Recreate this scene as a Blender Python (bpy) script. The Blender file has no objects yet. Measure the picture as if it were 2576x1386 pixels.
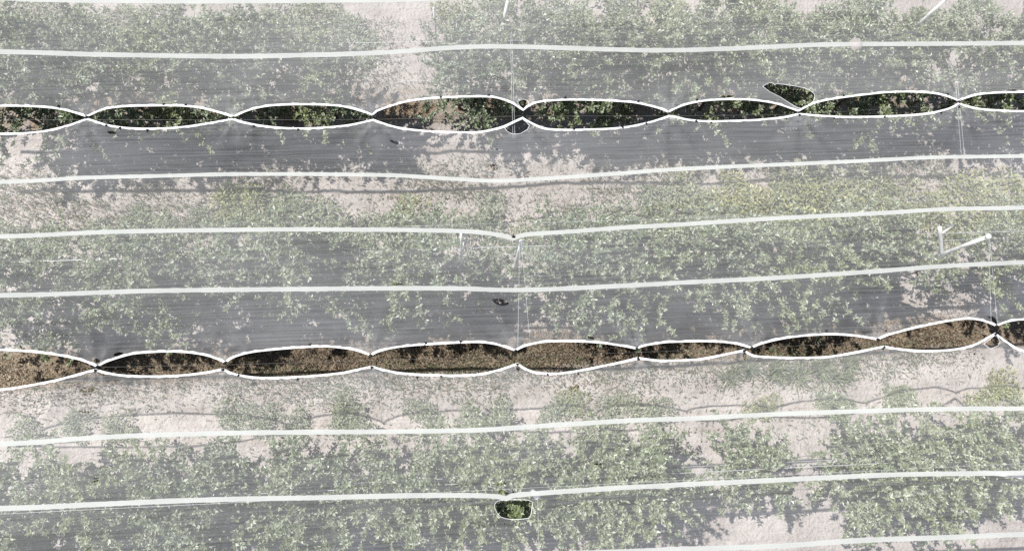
import bpy, bmesh, math, random
import numpy as np
from mathutils import Vector, Matrix
from mathutils.geometry import delaunay_2d_cdt
random.seed(11)
rng = np.random.default_rng(11)
SC = bpy.context.scene
COL = SC.collection

# ------------------------------------------------------------------ camera frame
F, CX, CY = 1840.0, 1288.0, 693.0          # focal length and centre, in photo pixels (2576 wide)
NX, NY = 1195.0, 1083.0                    # where the vertical through the camera meets the photo
H = 15.3
up = -Vector((NX - CX, -(NY - CY), -F)).normalized()
ax = Vector((1, 0, 0)); ax = (ax - up * ax.dot(up)).normalized()
ay = up.cross(ax)
ROT = Matrix((ax, ay, up))                 # camera -> world
EYE = Vector((0, 0, H))

def ray(px, py):
    return ROT @ Vector((px - CX, -(py - CY), -F))
def at(px, py, z=0.0):
    d = ray(px, py)
    return EYE + d * ((z - H) / d.z)

cam = bpy.data.cameras.new('camera'); cam.sensor_width = 36; cam.lens = F / 2576 * 36
cam.clip_start = 0.1; cam.clip_end = 500
co = bpy.data.objects.new('camera', cam); COL.objects.link(co)
co.matrix_world = Matrix.Translation(EYE) @ ROT.to_4x4()
SC.camera = co

# ------------------------------------------------------------------ zoom windows the outlines were read in
ZO = {'a': (0, 0, 2.912), 'b': (846.3, 0, 2.912), 'c': (1694.4, 0, 2.912),
      'd': (0, 440.8, 2.912), 'e': (846.3, 440.8, 2.912), 'f': (1694.4, 440.8, 2.912),
      'g': (0, 881.6, 2.7485), 'h': (846.3, 881.6, 2.7485), 'i': (1694.4, 881.6, 2.7485)}
def Q(k, *pts):
    ox, oy, s = ZO[k]
    return [(ox + x / s, oy + y / s) for x, y in pts]

# ------------------------------------------------------------------ row frame
ZR, ZV = 4.3, 4.05
pL, pR = at(0, 597, ZR), at(2576, 523, ZR)
ANG = math.atan2(pR.y - pL.y, pR.x - pL.x)
CA, SA = math.cos(ANG), math.sin(ANG)
def uv(p): return (p[0] * CA + p[1] * SA, -p[0] * SA + p[1] * CA)
def xy(u, v): return (u * CA - v * SA, u * SA + v * CA)
VB = uv(pL)[1]
PITCH = 4.0
VA, VC, VD = VB + PITCH, VB - PITCH, VB - 2 * PITCH
def net_z(x, y):
    v = uv((x, y))[1]
    t = 0.5 + 0.5 * math.cos(2 * math.pi * (v - VB) / PITCH)
    u = uv((x, y))[0]
    return ZV + (ZR - ZV) * t + 0.012 * math.sin(2.1 * u + 1.3 * v) + 0.01 * math.sin(5.3 * u - 2.2 * v)
def on_net(px, py, lift=0.0):
    z = 4.2
    for _ in range(6):
        p = at(px, py, z); z = net_z(p.x, p.y)
    p = at(px, py, z); return Vector((p.x, p.y, z + lift))

# ------------------------------------------------------------------ helpers
def tag(o, label=None, cat=None, group=None, kind=None):
    if label: o['label'] = label
    if cat: o['category'] = cat
    if group: o['group'] = group
    if kind: o['kind'] = kind
    return o
def link(name, me, mat=None, parent=None):
    o = bpy.data.objects.new(name, me); COL.objects.link(o)
    if mat and me and not me.materials: me.materials.append(mat)
    if parent: o.parent = parent
    return o
def empty(name, loc=(0, 0, 0)):
    o = bpy.data.objects.new(name, None); COL.objects.link(o); o.location = loc
    o.empty_display_size = 0.1
    return o
def mesh(name, V, Fc, smooth=False):
    me = bpy.data.meshes.new(name); me.from_pydata([tuple(v) for v in V], [], Fc); me.update()
    if smooth:
        me.polygons.foreach_set('use_smooth', [True] * len(me.polygons))
    return me
def quads_np(name, V, nper, attr=None):
    """V: (n*nper,3) polygons with nper corners each, attr per polygon -> POINT colours"""
    n = len(V) // nper
    me = bpy.data.meshes.new(name)
    me.vertices.add(len(V)); me.vertices.foreach_set('co', V.astype(np.float32).ravel())
    me.loops.add(len(V)); me.loops.foreach_set('vertex_index', np.arange(len(V), dtype=np.int32))
    me.polygons.add(n)
    me.polygons.foreach_set('loop_start', np.arange(0, len(V), nper, dtype=np.int32))
    me.polygons.foreach_set('loop_total', np.full(n, nper, dtype=np.int32))
    if attr is not None:
        a = me.attributes.new('tone', 'FLOAT', 'POINT')
        a.data.foreach_set('value', np.repeat(attr, nper).astype(np.float32))
    me.update(); me.validate()
    return me
class Tubes:
    def __init__(s): s.V = []; s.F = []
    def tube(s, pts, r0, r1=None, n=6, cap=True):
        r1 = r0 if r1 is None else r1
        pts = [Vector(p) for p in pts]; b = len(s.V); m = len(pts)
        for i, p in enumerate(pts):
            d = (pts[min(i + 1, m - 1)] - pts[max(i - 1, 0)]).normalized()
            a = d.cross(Vector((0, 0, 1)) if abs(d.z) < .9 else Vector((1, 0, 0))).normalized(); c = d.cross(a)
            r = r0 + (r1 - r0) * i / max(1, m - 1)
            for k in range(n):
                t = 2 * math.pi * k / n
                s.V.append(p + a * (r * math.cos(t)) + c * (r * math.sin(t)))
        for i in range(m - 1):
            for k in range(n):
                s.F.append((b + i * n + k, b + i * n + (k + 1) % n, b + (i + 1) * n + (k + 1) % n, b + (i + 1) * n + k))
        if cap:
            s.F.append(tuple(b + k for k in range(n))[::-1]); s.F.append(tuple(b + (m - 1) * n + k for k in range(n)))
    def build(s, name, mat, parent=None, smooth=True):
        return link(name, mesh(name, s.V, s.F, smooth), mat, parent)
def lathe(profile, n=16):
    V, Fc = [], []
    for r, z in profile:
        for k in range(n):
            t = 2 * math.pi * k / n; V.append((r * math.cos(t), r * math.sin(t), z))
    for i in range(len(profile) - 1):
        for k in range(n):
            Fc.append((i * n + k, i * n + (k + 1) % n, (i + 1) * n + (k + 1) % n, (i + 1) * n + k))
    Fc.append(tuple(range(n))[::-1]); Fc.append(tuple((len(profile) - 1) * n + k for k in range(n)))
    return V, Fc
def smooth_line(pts, corners=(), step=12.0):
    """Catmull-Rom through pixel points, with sharp corners at the given indices"""
    out = []; n = len(pts); cs = set(corners)
    for i in range(n - 1):
        p1, p2 = pts[i], pts[i + 1]
        p0 = pts[i - 1] if i > 0 and i not in cs else (2 * p1[0] - p2[0], 2 * p1[1] - p2[1])
        p3 = pts[i + 2] if i + 2 < n and (i + 1) not in cs else (2 * p2[0] - p1[0], 2 * p2[1] - p1[1])
        k = max(1, int(math.hypot(p2[0] - p1[0], p2[1] - p1[1]) / step))
        for j in range(k):
            t = j / k
            out.append(tuple(0.5 * (2 * p1[c] + (p2[c] - p0[c]) * t + (2 * p0[c] - 5 * p1[c] + 4 * p2[c] - p3[c]) * t * t
                       + (3 * p1[c] - p0[c] - 3 * p2[c] + p3[c]) * t ** 3) for c in (0, 1)))
    out.append(pts[-1])
    return out

# ------------------------------------------------------------------ materials
def new_mat(name):
    m = bpy.data.materials.new(name); m.use_nodes = True
    nt = m.node_tree; nt.nodes.clear()
    out = nt.nodes.new('ShaderNodeOutputMaterial')
    def N(t, **kw):
        n = nt.nodes.new('ShaderNode' + t)
        for k, v in kw.items():
            if k in n.inputs.keys(): n.inputs[k].default_value = v
            else: setattr(n, k, v)
        return n
    return m, nt, out, N, nt.links.new
def ramp(N, stops, interp='LINEAR'):
    r = N('ValToRGB'); cr = r.color_ramp; cr.interpolation = interp
    while len(cr.elements) < len(stops): cr.elements.new(0.5)
    for e, (p, c) in zip(cr.elements, stops):
        e.position = p; e.color = tuple(c) + (1,) if len(c) == 3 else c
    return r
def row_coords(N, L, scale):
    tc = N('TexCoord'); mp = N('Mapping')
    mp.inputs['Rotation'].default_value = (0, 0, -ANG)
    mp2 = N('Mapping'); mp2.inputs['Scale'].default_value = scale
    L(tc.outputs['Object'], mp.inputs['Vector']); L(mp.outputs['Vector'], mp2.inputs['Vector'])
    return mp2.outputs['Vector']
def math_n(N, L, op, a, b=None, clamp=False):
    n = N('Math'); n.operation = op; n.use_clamp = clamp
    for i, x in enumerate((a, b)):
        if x is None: continue
        if isinstance(x, (int, float)): n.inputs[i].default_value = x
        else: L(x, n.inputs[i])
    return n.outputs[0]

NET_A = 0.122
def net_mat(name, cover, streak, color, trans=0.35, attr=False):
    m, nt, out, N, L = new_mat(name)
    n1 = N('TexNoise'); n1.inputs['Scale'].default_value = 1.0; n1.inputs['Detail'].default_value = 3
    L(row_coords(N, L, (0.7, 34, 1)), n1.inputs['Vector'])
    n2 = N('TexNoise'); n2.inputs['Scale'].default_value = 1.0; n2.inputs['Detail'].default_value = 2
    L(row_coords(N, L, (0.22, 0.7, 1)), n2.inputs['Vector'])
    f = math_n(N, L, 'MULTIPLY', math_n(N, L, 'SUBTRACT', n1.outputs['Fac'], 0.5), streak)
    g = math_n(N, L, 'MULTIPLY', math_n(N, L, 'SUBTRACT', n2.outputs['Fac'], 0.5), streak * 1.1)
    f = math_n(N, L, 'ADD', math_n(N, L, 'ADD', f, g), cover)
    if attr:
        at_ = N('Attribute', attribute_name='bunch')
        f = math_n(N, L, 'ADD', f, math_n(N, L, 'MULTIPLY', at_.outputs['Fac'], 0.14))
    f = math_n(N, L, 'MAXIMUM', f, 0.02, True)
    d = N('BsdfDiffuse'); d.inputs['Color'].default_value = color + (1,)
    t = N('BsdfTranslucent'); t.inputs['Color'].default_value = color + (1,)
    mx = N('MixShader'); mx.inputs[0].default_value = trans
    L(d.outputs[0], mx.inputs[1]); L(t.outputs[0], mx.inputs[2])
    tr = N('BsdfTransparent'); mo = N('MixShader')
    L(f, mo.inputs[0]); L(tr.outputs[0], mo.inputs[1]); L(mx.outputs[0], mo.inputs[2])
    L(mo.outputs[0], out.inputs[0])
    return m
M_NET = net_mat('net_mesh', NET_A, 0.16, (0.88, 0.885, 0.90), .12, True)
M_NET_TOP = net_mat('net_mesh_hazy', NET_A + .03, 0.16, (0.87, 0.87, 0.88), .12, True)  # pale haze of the slanting view put into the cover of this net
M_BAND = net_mat('net_band', 0.70, 0.22, (0.64, 0.655, 0.63), .25)
M_HEM = net_mat('net_hem', 0.97, 0.0, (0.93, 0.93, 0.92), .15)
M_RIM = net_mat('net_torn_rim', 0.65, 0.2, (0.9, 0.9, 0.9), .2)

def plain(name, color, rough=.6, metal=0.0, noise=0.0, nscale=20, spec=.4):
    m, nt, out, N, L = new_mat(name)
    b = N('BsdfPrincipled'); b.inputs['Roughness'].default_value = rough; b.inputs['Metallic'].default_value = metal
    b.inputs['Specular IOR Level'].default_value = spec
    tc = N('TexCoord'); n = N('TexNoise'); n.inputs['Scale'].default_value = nscale; n.inputs['Detail'].default_value = 4
    L(tc.outputs['Object'], n.inputs['Vector'])
    lo = tuple(max(0, c * (1 - noise)) for c in color); hi = tuple(min(1, c * (1 + noise)) for c in color)
    r = ramp(N, [(.3, lo), (.7, hi)]); L(n.outputs['Fac'], r.inputs[0]); L(r.outputs[0], b.inputs['Base Color'])
    L(b.outputs[0], out.inputs[0])
    return m
M_CLIP = plain('black_plastic', (.012, .012, .013), .45, noise=.3)
M_WIRE = plain('galvanised_wire', (.62, .63, .64), .4, .3, .2, 60)
M_CABLE = plain('dull_steel', (.20, .20, .19), .55, .3, .2, 60)
M_POST = plain('weathered_pole', (.74, .73, .70), .7, 0, .25, 12)
M_CAP = plain('white_cap', (.78, .78, .77), .5, 0, .1, 15)
M_STAKE = plain('pale_stake', (.74, .73, .69), .6, 0, .18, 14)
M_BARK = plain('bark', (.11, .085, .065), .85, 0, .4, 30)

def leaf_mat(name, stops, tint_stops, transl=.28, rough=.42, spec=.5):
    m, nt, out, N, L = new_mat(name)
    a = N('Attribute', attribute_name='tone')
    r = ramp(N, stops); L(a.outputs['Fac'], r.inputs[0])
    r2 = ramp(N, tint_stops); L(a.outputs['Fac'], r2.inputs[0])
    t = N('Attribute', attribute_name='tint'); t.attribute_type = 'OBJECT'
    mc = N('MixRGB'); L(t.outputs['Fac'], mc.inputs[0]); L(r.outputs[0], mc.inputs[1]); L(r2.outputs[0], mc.inputs[2])
    b = N('BsdfPrincipled'); b.inputs['Roughness'].default_value = rough; b.inputs['Specular IOR Level'].default_value = spec
    L(mc.outputs[0], b.inputs['Base Color'])
    tl = N('BsdfTranslucent'); L(mc.outputs[0], tl.inputs['Color'])
    mx = N('MixShader'); mx.inputs[0].default_value = transl
    L(b.outputs[0], mx.inputs[1]); L(tl.outputs[0], mx.inputs[2]); L(mx.outputs[0], out.inputs[0])
    return m
M_LEAF = leaf_mat('tree_leaf', [(0, (.045, .07, .022)), (.35, (.125, .17, .07)), (.65, (.275, .32, .22)), (1, (.53, .565, .475))],
                  [(0, (.12, .145, .035)), (.35, (.27, .295, .085)), (.65, (.40, .41, .15)), (1, (.54, .53, .30))], .2, .45, .95)
M_WEED = leaf_mat('weed_leaf', [(0, (.08, .11, .06)), (.5, (.22, .27, .17)), (1, (.42, .45, .34))],
                  [(0, (.16, .18, .05)), (.5, (.34, .35, .13)), (1, (.50, .48, .26))], .25)
M_GRASS = leaf_mat('grass_blade', [(0, (.16, .12, .075)), (.35, (.27, .22, .15)), (.5, (.10, .13, .07)), (.8, (.17, .21, .12)), (1, (.30, .31, .20))],
                   [(0, (.2, .2, .1)), (1, (.3, .3, .2))], .2, .6, .25)
M_LITTER = leaf_mat('dry_litter', [(0, (.06, .045, .032)), (.5, (.25, .20, .145)), (1, (.52, .45, .34))],
                    [(0, (.2, .2, .1)), (1, (.3, .3, .2))], .1, .7, .2)

def ground_mat():
    m, nt, out, N, L = new_mat('dry_soil')
    b = N('BsdfPrincipled'); b.inputs['Roughness'].default_value = .95; b.inputs['Specular IOR Level'].default_value = .1
    a = N('Attribute', attribute_name='litter')
    n = N('TexNoise'); n.inputs['Scale'].default_value = 1.6; n.inputs['Detail'].default_value = 8; n.inputs['Roughness'].default_value = .65
    L(row_coords(N, L, (.6, 1.2, 1)), n.inputs['Vector'])
    r = ramp(N, [(.25, (.28, .238, .21)), (.5, (.405, .366, .336)), (.75, (.52, .476, .446))]); L(n.outputs['Fac'], r.inputs[0])
    n2 = N('TexNoise'); n2.inputs['Scale'].default_value = 26; n2.inputs['Detail'].default_value = 5; n2.inputs['Roughness'].default_value = .7
    tc = N('TexCoord'); L(tc.outputs['Object'], n2.inputs['Vector'])
    r2 = ramp(N, [(.3, (.07, .052, .036)), (.5, (.20, .155, .11)), (.72, (.42, .34, .25))]); L(n2.outputs['Fac'], r2.inputs[0])
    r3 = ramp(N, [(.3, (.62, .62, .62)), (.55, (1, 1, 1))]); L(n2.outputs['Fac'], r3.inputs[0])
    mu = N('MixRGB'); mu.blend_type = 'MULTIPLY'; mu.inputs[0].default_value = .75
    L(r.outputs[0], mu.inputs[1]); L(r3.outputs[0], mu.inputs[2])
    # litter cover with a ragged edge
    f = math_n(N, L, 'ADD', a.outputs['Fac'], math_n(N, L, 'MULTIPLY', math_n(N, L, 'SUBTRACT', n.outputs['Fac'], .5), 1.6))
    f = math_n(N, L, 'MULTIPLY', math_n(N, L, 'SUBTRACT', f, .4), 3.0, True)
    mc = N('MixRGB'); L(f, mc.inputs[0]); L(mu.outputs[0], mc.inputs[1]); L(r2.outputs[0], mc.inputs[2])
    L(mc.outputs[0], b.inputs['Base Color'])
    bp = N('Bump'); bp.inputs['Strength'].default_value = 1; bp.inputs['Distance'].default_value = .06
    n4 = N('TexNoise'); n4.inputs['Scale'].default_value = 14; n4.inputs['Detail'].default_value = 6
    L(tc.outputs['Object'], n4.inputs['Vector']); L(n4.outputs['Fac'], bp.inputs['Height']); L(bp.outputs[0], b.inputs['Normal'])
    L(b.outputs[0], out.inputs[0])
    return m
M_SOIL = ground_mat()

# ------------------------------------------------------------------ ground
def vnoise(x, y, seed=0):
    r = np.random.default_rng(seed).random((256, 256))
    xi = np.floor(x).astype(int); yi = np.floor(y).astype(int); fx = x - xi; fy = y - yi
    fx = fx * fx * (3 - 2 * fx); fy = fy * fy * (3 - 2 * fy)
    g = lambda a, b: r[a % 256, b % 256]
    return (g(xi, yi) * (1 - fx) + g(xi + 1, yi) * fx) * (1 - fy) + (g(xi, yi + 1) * (1 - fx) + g(xi + 1, yi + 1) * fx) * fy
def fbm(x, y, seed, o=4):
    s = 0; a = .5
    for k in range(o):
        s = s + a * vnoise(x * 2 ** k, y * 2 ** k, seed + k); a *= .5
    return s
def bell(s, a, b, w):
    return 1 / (1 + np.exp(-(s - a) / w)) * 1 / (1 + np.exp((s - b) / w))
def south(v):                              # metres south of the row the ground belongs to, and which alley
    k = np.floor((VA + 4 * PITCH - v) / PITCH)
    return (VA + 4 * PITCH - v) - k * PITCH, k.astype(int) - 4     # alley 0 = below row A, 1 = below row B, -1 above A
def g_height(x, y):
    u = x * CA + y * SA; v = -x * SA + y * CA
    h = .05 * (fbm(u * 1.1, v * 1.1, 3) - .5) + .11 * (fbm(u * 5, v * 5, 9, 3) - .5)
    s, k = south(v)
    return h + .05 * np.exp(-np.minimum(s, PITCH - s) ** 2 / .3)
def make_ground():
    step = .05
    xs = np.concatenate([[-120, -60, -30, -18], np.arange(-11.5, 11.5, step), [18, 30, 60, 120]])
    ys = np.concatenate([[-120, -60, -25, -12], np.arange(-5.5, 9.5, step), [15, 30, 60, 120]])
    X, Y = np.meshgrid(xs, ys); Z = g_height(X, Y)
    V = np.stack([X, Y, Z], -1).reshape(-1, 3); nx, ny = len(xs), len(ys)
    i = np.arange(nx - 1)[None, :] + np.arange(ny - 1)[:, None] * nx
    Fq = np.stack([i, i + 1, i + 1 + nx, i + nx], -1).reshape(-1, 4)
    me = bpy.data.meshes.new('ground')
    me.vertices.add(len(V)); me.vertices.foreach_set('co', V.ravel())
    me.loops.add(Fq.size); me.loops.foreach_set('vertex_index', Fq.ravel().astype(np.int32))
    me.polygons.add(len(Fq)); me.polygons.foreach_set('loop_start', np.arange(0, Fq.size, 4, dtype=np.int32))
    me.polygons.foreach_set('loop_total', np.full(len(Fq), 4, dtype=np.int32))
    v = -V[:, 0] * SA + V[:, 1] * CA; s, k = south(v)
    lit = np.where(k == 1, bell(s, 1.15, 1.95, .09), np.where(k == 0, .35 * bell(s, 1.5, 2.6, .15), .3 * bell(s, 1.3, 2.4, .2)))
    rowd = np.minimum(s, PITCH - s); lit = np.maximum(lit, .62 * np.exp(-(rowd / .62) ** 4) * (np.abs(v - VA) < 2))
    a = me.attributes.new('litter', 'FLOAT', 'POINT'); a.data.foreach_set('value', lit.astype(np.float32))
    me.update(); me.validate()
    me.polygons.foreach_set('use_smooth', [True] * len(me.polygons))
    o = link('ground', me, M_SOIL); tag(o, 'pale pinkish dry soil between the tree rows', 'ground', kind='structure')
make_ground()

def blades(n, us, vs, ln, wd, tone, lean=.8, name='grass', mat=None):
    az = rng.uniform(0, 2 * np.pi, n); tilt = rng.uniform(.25, 1.0, n) * lean
    x = us * CA - vs * SA; y = us * SA + vs * CA; z = g_height(x, y) - .005
    B = np.stack([x, y, z], -1)
    D = np.stack([np.cos(az) * np.sin(tilt * 1.4), np.sin(az) * np.sin(tilt * 1.4), np.cos(tilt * 1.4)], -1)
    S = np.stack([-np.sin(az), np.cos(az), np.zeros(n)], -1) * (wd * .5)[:, None]
    T = B + D * ln[:, None]; Mi = B + D * (ln * .5)[:, None] + np.array([0, 0, .012])
    V = np.stack([B - S * .6, Mi - S, T, Mi + S], 1).reshape(-1, 3)
    return link(name, quads_np(name, V, 4, tone), mat)
# short grass and weeds cover: density by zone
NB = 330000
u = rng.uniform(-11, 11, NB); v = rng.uniform(-5.5, 9.3, NB)
s, k = south(v); pn = fbm(u * .9 + 7, v * 1.3 + 3, 21); pn2 = fbm(u * 3.1, v * 3.1, 33, 3)
dens = np.where(k == 0, bell(s, 1.35, 2.9, .12) * 1.0 + .4 * bell(s, 2.6, 4.2, .1),
       np.where(k == 1, np.where(u < -5.5, .35, .95) * bell(s, 1.65, 2.45, .1) + .16 * bell(s, 3.1, 4.1, .1) + .045,
       np.where(k == -1, .8 * bell(s, 1.3, 3.6, .2), .10 * bell(s, 2.0, 3.5, .2))))
dens = dens * np.clip((pn - .30) * 4.5, .12, 1) * np.clip(pn2 * 2.2, .25, 1) * .8
keep = rng.random(NB) < dens
u, v, s, k = u[keep], v[keep], s[keep], k[keep]; n = len(u)
tone = np.clip(.72 + .25 * (fbm(u * 1.5, v * 1.5, 50) - .5) * 2 + rng.normal(0, .12, n), .42, 1)
brown = rng.random(n) < np.where(k == 1, .75 * bell(s, 1.0, 1.75, .08) + .2, .35)
tone[brown] = rng.uniform(0, .45, brown.sum())
g = blades(n, u, v, rng.uniform(.06, .17, n), rng.uniform(.010, .024, n), tone, .9, 'grass', M_GRASS)
tag(g, 'short grey green grass growing in the alleys between tree rows', 'grass', kind='stuff')
NL = 60000
u = rng.uniform(-11, 11, NL); s0 = np.clip(rng.normal(1.55, .33, NL), .4, 3); v = VB - s0
keep = rng.random(NL) < np.clip(fbm(u * 1.3, v * 1.3, 61) * 1.7 - .15, .1, 1)
u, v = u[keep], v[keep]; n = len(u)
g = blades(n, u, v, rng.uniform(.03, .10, n), rng.uniform(.008, .022, n), np.clip((fbm(u * 1.1 + 3, v * 2.2, 77) - .28) * 1.5 + rng.normal(0, .22, n), 0, 1), 1.25, 'dry_litter', M_LITTER)
tag(g, 'brown dry grass and leaf litter under the lower open gap', 'litter', kind='stuff')

# ------------------------------------------------------------------ fruit trees
def leaf_quads(C, D, Nn, ln, wd):
    """one folded rhombus per leaf -> 2 triangles-as-quads sharing the midrib"""
    S = np.cross(D, Nn); S /= np.linalg.norm(S, axis=1)[:, None] + 1e-9
    Nn = np.cross(S, D)
    T = C + D * ln[:, None] - Nn * (ln * .12)[:, None]
    Mi = C + D * (ln * .45)[:, None]
    A = Mi + S * (wd * .5)[:, None] + Nn * (wd * .14)[:, None]
    B = Mi - S * (wd * .5)[:, None] + Nn * (wd * .14)[:, None]
    return np.stack([C, A, T, C, T, B], 1).reshape(-1, 3)
def make_tree_meshes(i, n_lat, height, spread, fill, seed):
    r = np.random.default_rng(seed); rd = random.Random(seed)
    wood = Tubes(); lead = []
    bx, by = r.normal(0, .05, 2)
    for q in np.linspace(0, 1, 7):
        lead.append((bx * math.sin(q * 3), by * math.sin(q * 2.5), -.05 + q * (height * .97)))
    wood.tube(lead, .042, .009, 8)
    LC, LD = [], []
    def spray(p0, d, L, dens):
        steps = max(4, int(L / .07)); pts = [Vector(p0)]; dd = Vector(d)
        for q in range(steps):
            dd = (dd + Vector((rd.uniform(-.16, .16), rd.uniform(-.16, .16), rd.uniform(-.13, .09)))).normalized()
            pts.append(pts[-1] + dd * (L / steps))
        wood.tube(pts, .004 + .006 * L, .0022, 4, False)
        for q in range(1, len(pts)):
            if rd.random() > dens * (q / len(pts)) ** .9 * 1.25: continue
            m = rd.randint(6, 9)
            a0 = rd.uniform(0, 6.28)
            for w in range(m):
                a = a0 + w * 2.4; e = rd.uniform(.0, .75)
                LC.append(pts[q] + Vector((rd.uniform(-.02, .02), rd.uniform(-.02, .02), rd.uniform(-.015, .03))))
                LD.append((Vector((math.cos(a) * math.cos(e), math.sin(a) * math.cos(e), math.sin(e))) + dd * .35).normalized())
        return pts, dd
    ga = rd.uniform(0, 6)
    for q in range(n_lat):
        f = (q + rd.random()) / n_lat; hgt = .75 + f * (height - .87)
        L = spread * (1.0 - .55 * f ** 1.6) * rd.uniform(.5, 1.2)
        ga += 2.399 + rd.uniform(-.5, .5)
        el = rd.uniform(.05, .5) + .35 * f
        d = Vector((math.cos(ga) * math.cos(el) * .62, math.sin(ga) * math.cos(el), math.sin(el)))
        t = hgt / height; p0 = Vector((bx * math.sin(t * 3), by * math.sin(t * 2.5), hgt))
        pts, dd = spray(p0, d, L, fill)
        for _ in range(rd.randint(2, 4)):
            j = rd.randint(len(pts) // 2, len(pts) - 1)
            sd = (dd + Vector((rd.uniform(-1, 1), rd.uniform(-1, 1), rd.uniform(-.2, .7)))).normalized()
            spray(pts[j], sd, L * rd.uniform(.25, .5), fill)
    spray(Vector(lead[-2]), Vector((0, 0, 1)), height * .2, 1)
    C = np.array([tuple(c) for c in LC]); D = np.array([tuple(c) for c in LD]); n = len(C)
    Nn = np.array([0, 0, 1.0]) + r.normal(0, .38, (n, 3)); Nn /= np.linalg.norm(Nn, axis=1)[:, None]
    ln = r.uniform(.054, .092, n); wd = ln * r.uniform(.42, .58, n)
    V = leaf_quads(C, D, Nn, ln, wd)
    tone = np.clip(r.normal(.5, .27, n), 0, 1)
    crown = quads_np('crown', V, 3, np.repeat(tone, 2)); crown.materials.append(M_LEAF)
    trunk = mesh('trunk', wood.V, wood.F, True); trunk.materials.append(M_BARK)
    return crown, trunk
DENSE = [make_tree_meshes(i, 56, h, sp, .95, 100 + i) for i, (h, sp) in enumerate([(3.05, 1.05), (3.2, 1.0), (2.95, 1.12), (3.1, 1.08), (3.0, 1.1)])]
LOOSE = [make_tree_meshes(i, 34, h, sp, .88, 200 + i) for i, (h, sp) in enumerate([(2.9, 1.1), (3.05, 1.0), (2.75, 1.12)])]
NARROW = [make_tree_meshes(i, 26, h, sp, .85, 300 + i) for i, (h, sp) in enumerate([(3.0, .68), (2.75, .75)])]
KINDS = {'d': (DENSE, 'dense'), 'l': (LOOSE, 'thin loose'), 'n': (NARROW, 'slim narrow')}
ORD = ['first', 'second', 'third', 'fourth', 'fifth', 'sixth', 'seventh', 'eighth', 'ninth', 'tenth', 'eleventh', 'twelfth',
       'thirteenth', 'fourteenth', 'fifteenth', 'sixteenth', 'seventeenth', 'eighteenth', 'nineteenth', 'twentieth',
       *['twenty-' + w for w in ('first', 'second', 'third', 'fourth', 'fifth', 'sixth', 'seventh', 'eighth', 'ninth')], 'thirtieth',
       *['thirty-' + w for w in ('first', 'second', 'third', 'fourth', 'fifth', 'sixth', 'seventh', 'eighth', 'ninth')], 'fortieth']
# crown x in the photo (at 2 m height), kind, tint (yellow), scale
ROWS = [
 (VA, 'top row', 'fruit trees of the top row',
  [(-60, 'd', .1, 1), (60, 'd', .15, 1), (170, 'd', .1, 1), (275, 'd', .1, 1), (400, 'd', .5, 1), (500, 'd', .15, .95), (590, 'd', .1, 1),
   (700, 'd', .1, 1), (800, 'd', .5, .95), (850, 'l', .1, .9), (1150, 'd', .0, .85), (1215, 'l', .05, .9), (1330, 'd', .1, 1), (1440, 'd', .2, 1), (1540, 'd', .2, 1),
   (1630, 'd', .35, 1), (1730, 'd', .2, 1), (1830, 'd', .35, 1), (1930, 'd', .15, 1), (2040, 'd', .2, 1), (2110, 'd', .1, 1), (2210, 'd', .3, 1),
   (2320, 'l', .15, 1), (2420, 'd', .2, 1), (2530, 'd', .3, 1), (2640, 'd', .1, 1)]),
 (VB, 'middle row', 'fruit trees of the middle row',
  [(-50, 'd', .1, 1), (60, 'l', .15, 1), (130, 'l', .25, .95), (270, 'l', .2, .9), (400, 'd', .2, 1), (470, 'd', .15, .9), (590, 'l', .1, .95), (655, 'n', .1, 1),
   (770, 'd', .25, 1), (850, 'd', .1, .9), (930, 'l', .1, .9), (1030, 'd', .25, .95), (1100, 'l', .1, 1), (1215, 'n', .1, .9), (1390, 'l', .1, .9), (1450, 'd', .1, 1), (1550, 'd', .1, .95), (1650, 'd', .25, 1),
   (1740, 'l', .15, 1), (1840, 'd', .2, .95), (1930, 'l', .5, 1), (2030, 'd', .4, 1), (2120, 'd', .15, .95), (2195, 'd', .35, .95), (2280, 'l', .15, .48), (2415, 'l', .2, .5), (2535, 'd', .3, 1), (2660, 'd', .1, 1)]),
 (VC, 'bottom row', 'fruit trees of the bottom row',
  [(-70, 'd', .2, 1), (40, 'd', .25, 1), (140, 'd', .2, 1), (310, 'd', .45, 1), (390, 'd', .15, .9), (520, 'd', .1, 1), (600, 'n', .05, 1), (690, 'l', .15, 1),
   (790, 'd', .2, 1), (885, 'l', .1, .9), (1000, 'd', .2, .95), (1075, 'd', .15, .95), (1190, 'd', .25, 1), (1290, 'd', .3, 1), (1400, 'd', .15, .95), (1480, 'd', .3, 1),
   (1590, 'd', .25, 1), (1655, 'd', .1, .82), (1885, 'd', .2, .9), (2190, 'd', .2, .9), (2200, 'd', .25, 1), (2310, 'd', .3, 1), (2420, 'd', .25, 1), (2520, 'd', .35, 1), (2640, 'd', .2, 1)]),
]
VISIBLE = []
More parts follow.
